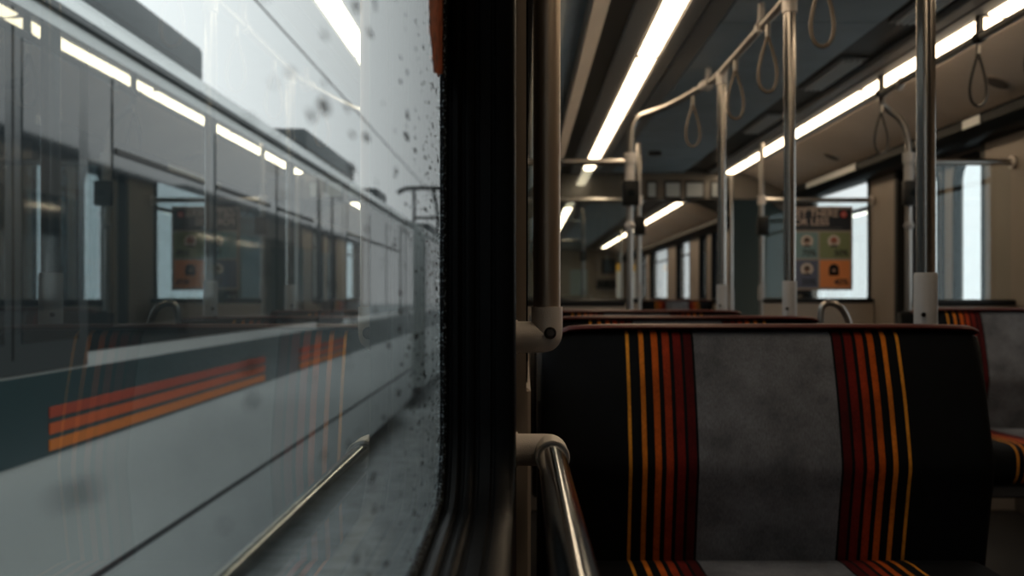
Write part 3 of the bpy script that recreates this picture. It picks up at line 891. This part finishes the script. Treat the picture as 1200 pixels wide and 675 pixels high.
for a in range(3):
    disc(bm, (px1-.062+.009*math.cos(a*2.1+.5), YP-.006, 1.600+.009*math.sin(a*2.1+.5)), .005, 'y', .002, 10)
obj('badge_mark', bm, mat('badge_white', (.55, .45, .42)), bd)
mx, mz = 2.014, 1.295
INK = mat('tile_ink', (.012, .014, .016), rough=.6)
tiles = [('tile', px0+.018, mx-.006, mz+.006, zs-.012, (.16, .26, .27), '70%', (.03, .02, .015), True),
         ('tile', mx+.006, px1-.018, mz+.006, zs-.012, (.185, .22, .105), '50%', (.30, .06, .03), True),
         ('tile', px0+.018, mx-.006, pz0+.018, mz-.006, (.085, .10, .155), '50%', (.06, .04, .03), True),
         ('tile', mx+.006, px1-.018, pz0+.018, mz-.006, (.66, .22, .06), '40%', (.01, .01, .01), False)]
for i, (nm, a, b, c, d, col, tx, hair, circ) in enumerate(tiles):
    bm = new_bm(); box(bm, a, b, YP-.003, YP+.002, c, d); tl = obj('tile', bm, mat('tile_ink_%d' % i, col, rough=.55), t, flat=True)
    cx = (a+b)/2 + (.028 if i in (0, 2) else -.008); cz = d-.062
    if circ:
        bm = new_bm(); disc(bm, (cx, YP-.0035, cz), .042, 'y', .002, 28); obj('portrait_disc', bm, PAPER, tl)
    bm = new_bm(); disc(bm, (cx, YP-.005, cz+.004), .022, 'y', .002, 20)
    if not circ:
        box(bm, cx-.034, cx+.034, YP-.006, YP-.004, cz-.042, cz-.004); disc(bm, (cx, YP-.005, cz+.002), .034, 'y', .002, 20)
    obj('portrait_hair', bm, mat('hair_ink_%d' % i, hair, rough=.6), tl)
    bm = new_bm(); disc(bm, (cx, YP-.0065, cz-.008), .013, 'y', .002, 18); obj('portrait_face', bm, mat('face_ink_%d' % i, (.28, .17, .12) if i != 2 else (.16, .08, .05)), tl)
    bm = new_bm(); box(bm, cx-.024, cx+.024, YP-.006, YP-.004, cz-.040, cz-.026); obj('portrait_shoulders', bm, INK, tl)
    bm = text_mesh(tx, .058, b-.012, YP-.0045, c+.018, 'RIGHT', .0012); obj('lettering', bm, INK, tl, flat=True)
for z in (pz0-.030, pz1-.002):
    bm = new_bm(); box(bm, px0+.02, px0+.16, YP-.004, YP+.020, z, z+.028, .003, 1); obj('mounting_clip', bm, BLACK, t)

# sticker remnant on the near glass
def torn():
    pts = [(.795, 1.36), (.80, 1.33), (.802, 1.298), (.812, 1.285), (.815, 1.262), (.835, 1.253), (.845, 1.243), (.858, 1.236), (.885, 1.241), (.905, 1.245), (.946, 1.254),
           (.946, 1.50), (.80, 1.50), (.793, 1.44)]
    out = []
    for i, p in enumerate(pts):
        q = pts[(i+1) % len(pts)]
        out.append(p)
        if i < 10 or i > 11:
            for k in (1, 2, 3):
                s = k/4
                out.append((p[0]*(1-s)+q[0]*s + random.uniform(-.003, .003), p[1]*(1-s)+q[1]*s + random.uniform(-.0025, .0025)))
    return out
bm = new_bm(); prism(bm, torn(), WIN_X+.0002, WIN_X+.0016, axis='x')
o = obj('torn_sticker', bm, mat('rusty_orange_paper', (.26, .060, .020), rough=.8, noise=(90, .75)), flat=True)
tag(o, 'torn rusty orange sticker on the window glass beside the pillar', 'sticker')

# -------------------------------------------------------------- outside
bm = new_bm(); box(bm, -120, 120, -60, 260, -1.5, -1.22); struct('ground', bm, BALLAST, flat=True)
SIDE = -1.95          # side of the neighbouring tram
def track_rail(x, lab):
    bm = new_bm()
    prism(bm, [(x-.07, -1.22), (x+.07, -1.22), (x+.07, -1.205), (x+.012, -1.19), (x+.012, -1.10), (x+.035, -1.09), (x+.035, -1.06), (x-.035, -1.06), (x-.035, -1.09), (x-.012, -1.10), (x-.012, -1.19), (x-.07, -1.205)], -8, 60)
    tag(obj('track_rail', bm, RAILSTEEL), lab, 'rail', 'running rails under the trams')
track_rail(SIDE-.55, 'running rail under the tram outside, nearer side')
track_rail(SIDE-1.985, 'running rail under the tram outside, further side')

def make_tram(y0, y1, label, nose):
    xs, xo = SIDE, SIDE-2.6
    cx = (xs+xo)/2
    t = thing('tram', label, 'tram', (cx, (y0+y1)/2, -1.06), 'trams standing outside')
    def sect(poly_side):   # mirror a half profile about cx
        return poly_side + [(2*cx-x, z) for x, z in reversed(poly_side)]
    half = [(xs-.05, -.80), (xs-.005, -.72), (xs, -.235)]
    upper = [(xs, -.225), (xs, 2.22), (xs-.02, 2.28), (xs-.16, 2.46), (xs-.45, 2.60)]
    def body(poly, m, name, a=y0, b=y1):
        bm = new_bm(); sec = sect(poly)
        # tapered nose at the far end
        st = [(a, 1.0)] + ([(b-1.5, 1.0), (b-.7, .93), (b-.2, .80), (b, .66)] if nose else [(b, 1.0)])
        rings = [[bm.verts.new((cx+(x-cx)*f, y, z - (1-f)*.25*max(0, z))) for x, z in sec] for y, f in st]
        for A, B in zip(rings[:-1], rings[1:]):
            for k in range(len(sec)):
                bm.faces.new((A[k], A[(k+1) % len(sec)], B[(k+1) % len(sec)], B[k]))
        bm.faces.new(rings[0]); bm.faces.new(list(reversed(rings[-1])))
        return obj(name, bm, m, t)
    body(half, WHITE_PAINT, 'skirt')
    body(upper, WHITE_PAINT, 'body')
    e = y1 - (1.5 if nose else 0)
    bm = new_bm(); box(bm, xs-.01, xs+.006, y0, e, .393, .73); bandp = obj('livery_band', bm, TEAL_PAINT, t, flat=True)
    bm = new_bm(); box(bm, xs-.01, xs+.004, y0, e, -.245, -.215); obj('panel_joint', bm, DARK_PAINT, t, flat=True)
    bm = new_bm(); box(bm, xs-.01, xs+.004, y0, e, .80, 2.17); obj('window_band', bm, TRAM_GLASS, t, flat=True)
    bm = new_bm(); box(bm, xs-.02, xs+.018, y0, e, 2.235, 2.275, .006, 1); obj('gutter', bm, ROOF_BOX, t)
    # stripes in two places per half car
    yy = y0 + 8.4
    for (a, b) in ((4.2, 7.7), (8.9, 11.2), (16.0, 19.0)):
        if nose and b < e:
            for (z, m) in ((.545, S_RED), (.478, S_ORED), (.410, S_ORG)):
                bm = new_bm(); box(bm, xs-.004, xs+.010, a, b, z, z+.045); obj('livery_stripe', bm, m, bandp, flat=True)
    # windows and doors
    y = y0+.5; i = 0
    while y + 1.55 < e:
        door = i % 4 == 2
        bm = new_bm()
        if door:
            box(bm, xs-.01, xs+.010, y, y+1.35, .74, 2.16, .006, 1)
            d = obj('door', bm, TRAM_DOOR, t)
            for q in (0, 1):
                bm = new_bm(); box(bm, xs+.004, xs+.014, y+.10+q*.64, y+.61+q*.64, .86, 2.05, .004, 1); obj('pane', bm, TRAM_GLASS, d)
            bm = new_bm(); box(bm, xs-.005, xs+.012, y+.668, y+.682, .80, 2.15); obj('edge_seal', bm, BLACK, d)
        else:
            box(bm, xs-.01, xs+.010, y, y+1.42, .90, 2.08, .008, 1)
            wv = obj('window', bm, TRAM_GLASS, t)
            bm = new_bm(); box(bm, xs+.002, xs+.016, y+.03, y+1.39, 1.72, 1.75); obj('glazing_bar', bm, BLACK, wv)
        y += 1.62; i += 1
    # roof equipment
    for j, (f0, f1, hh) in enumerate(((.25, .36, .30), (.474, .553, .30), (.69, .81, .30), (.90, .94, .22))):
        a, b = y0+(y1-y0)*f0, y0+(y1-y0)*f1
        bm = new_bm(); box(bm, cx-.85, cx+.85, a, b, 2.56, 2.56+hh+.05, .05, 2); obj('roof_unit', bm, ROOF_BOX, t)
    # under-frame, bogies
    bm = new_bm(); box(bm, xo+.25, xs-.25, y0+.2, e, -.92, -.70); obj('underframe', bm, DARK_PAINT, t, flat=True)
    for yb in (y0+3.2, (y0+y1)/2, y1-3.4):
        bm = new_bm(); box(bm, xs-.50, xs-.38, yb-1.0, yb+1.0, -.93, -.72, .03, 2); bg_ = obj('bogie', bm, DARK_PAINT, t)
        bm = new_bm()
        for q in (-.75, .75):
            tube(bm, [(xs-.62, yb+q, -.74), (xs-.50, yb+q, -.74)], .317, 28)
            tube(bm, [(xo+.50, yb+q, -.74), (xo+.62, yb+q, -.74)], .317, 28)
            tube(bm, [(xo+.55, yb+q, -.74), (xs-.55, yb+q, -.74)], .08, 12)
        obj('wheels', bm, RAILSTEEL, bg_)
    # coupler and windscreen
    if nose:
        bm = new_bm(); box(bm, cx-.75, cx+.75, y1-.16, y1+.02, .95, 1.85, .06, 2); obj('cab_window', bm, TRAM_GLASS, t)
    # pantograph
    yp = y0 + (13.2 if not nose else 5.0)
    pn = bpy.data.objects.new('pantograph', None)
    bm = new_bm()
    top = 4.55
    for s in (-.45, .45):
        tube(bm, [(cx+s, yp-.5, 2.75), (cx+s*.9, yp+.75, 3.65)], .06, 10)
        tube(bm, [(cx+s*.9, yp+.75, 3.65), (cx+s*.7, yp-.2, top-.06)], .05, 10)
        tube(bm, [(cx+s, yp-.6, 2.72), (cx+s, yp+.6, 2.72)], .05, 10)
        tube(bm, [(cx+s, yp-.5, 2.55), (cx+s, yp-.5, 2.76)], .05, 10); tube(bm, [(cx+s, yp+.5, 2.55), (cx+s, yp+.5, 2.76)], .05, 10)
    tube(bm, [(cx-.42, yp+.75, 3.65), (cx+.42, yp+.75, 3.65)], .05, 10)
    for dy in (-.32, -.08):
        tube(bm, smooth_path([(cx-.85, yp+dy, top-.16), (cx-.62, yp+dy, top), (cx, yp+dy, top+.01), (cx+.62, yp+dy, top), (cx+.85, yp+dy, top-.16)], 1), .055, 10)
    bpy.data.objects.remove(pn)
    obj('pantograph', bm, DARK_PAINT, t)
    return t
make_tram(-7.0, 19.6, 'white tram with teal band and orange stripes filling the window view', True)
make_tram(20.5, 44.0, 'second tram beyond the first, under a raised pantograph', False)
bm = new_bm(); tube(bm, [(SIDE-1.3, -30, 4.635), (SIDE-1.3, 90, 4.635)], .012, 8)
tag(obj('contact_wire', bm, DARK_PAINT), 'thin overhead wire above the trams outside', 'wire')
# -------------------------------------------------------------- colour setup
vs = SC.view_settings
vs.view_transform = 'Standard'; vs.look = 'None'; vs.exposure = 0.0; vs.gamma = 1.0; vs.use_curve_mapping = False
SC.cycles.max_bounces = 10; SC.cycles.transparent_max_bounces = 24; SC.cycles.glossy_bounces = 6
SC.cycles.sample_clamp_indirect = 4.0
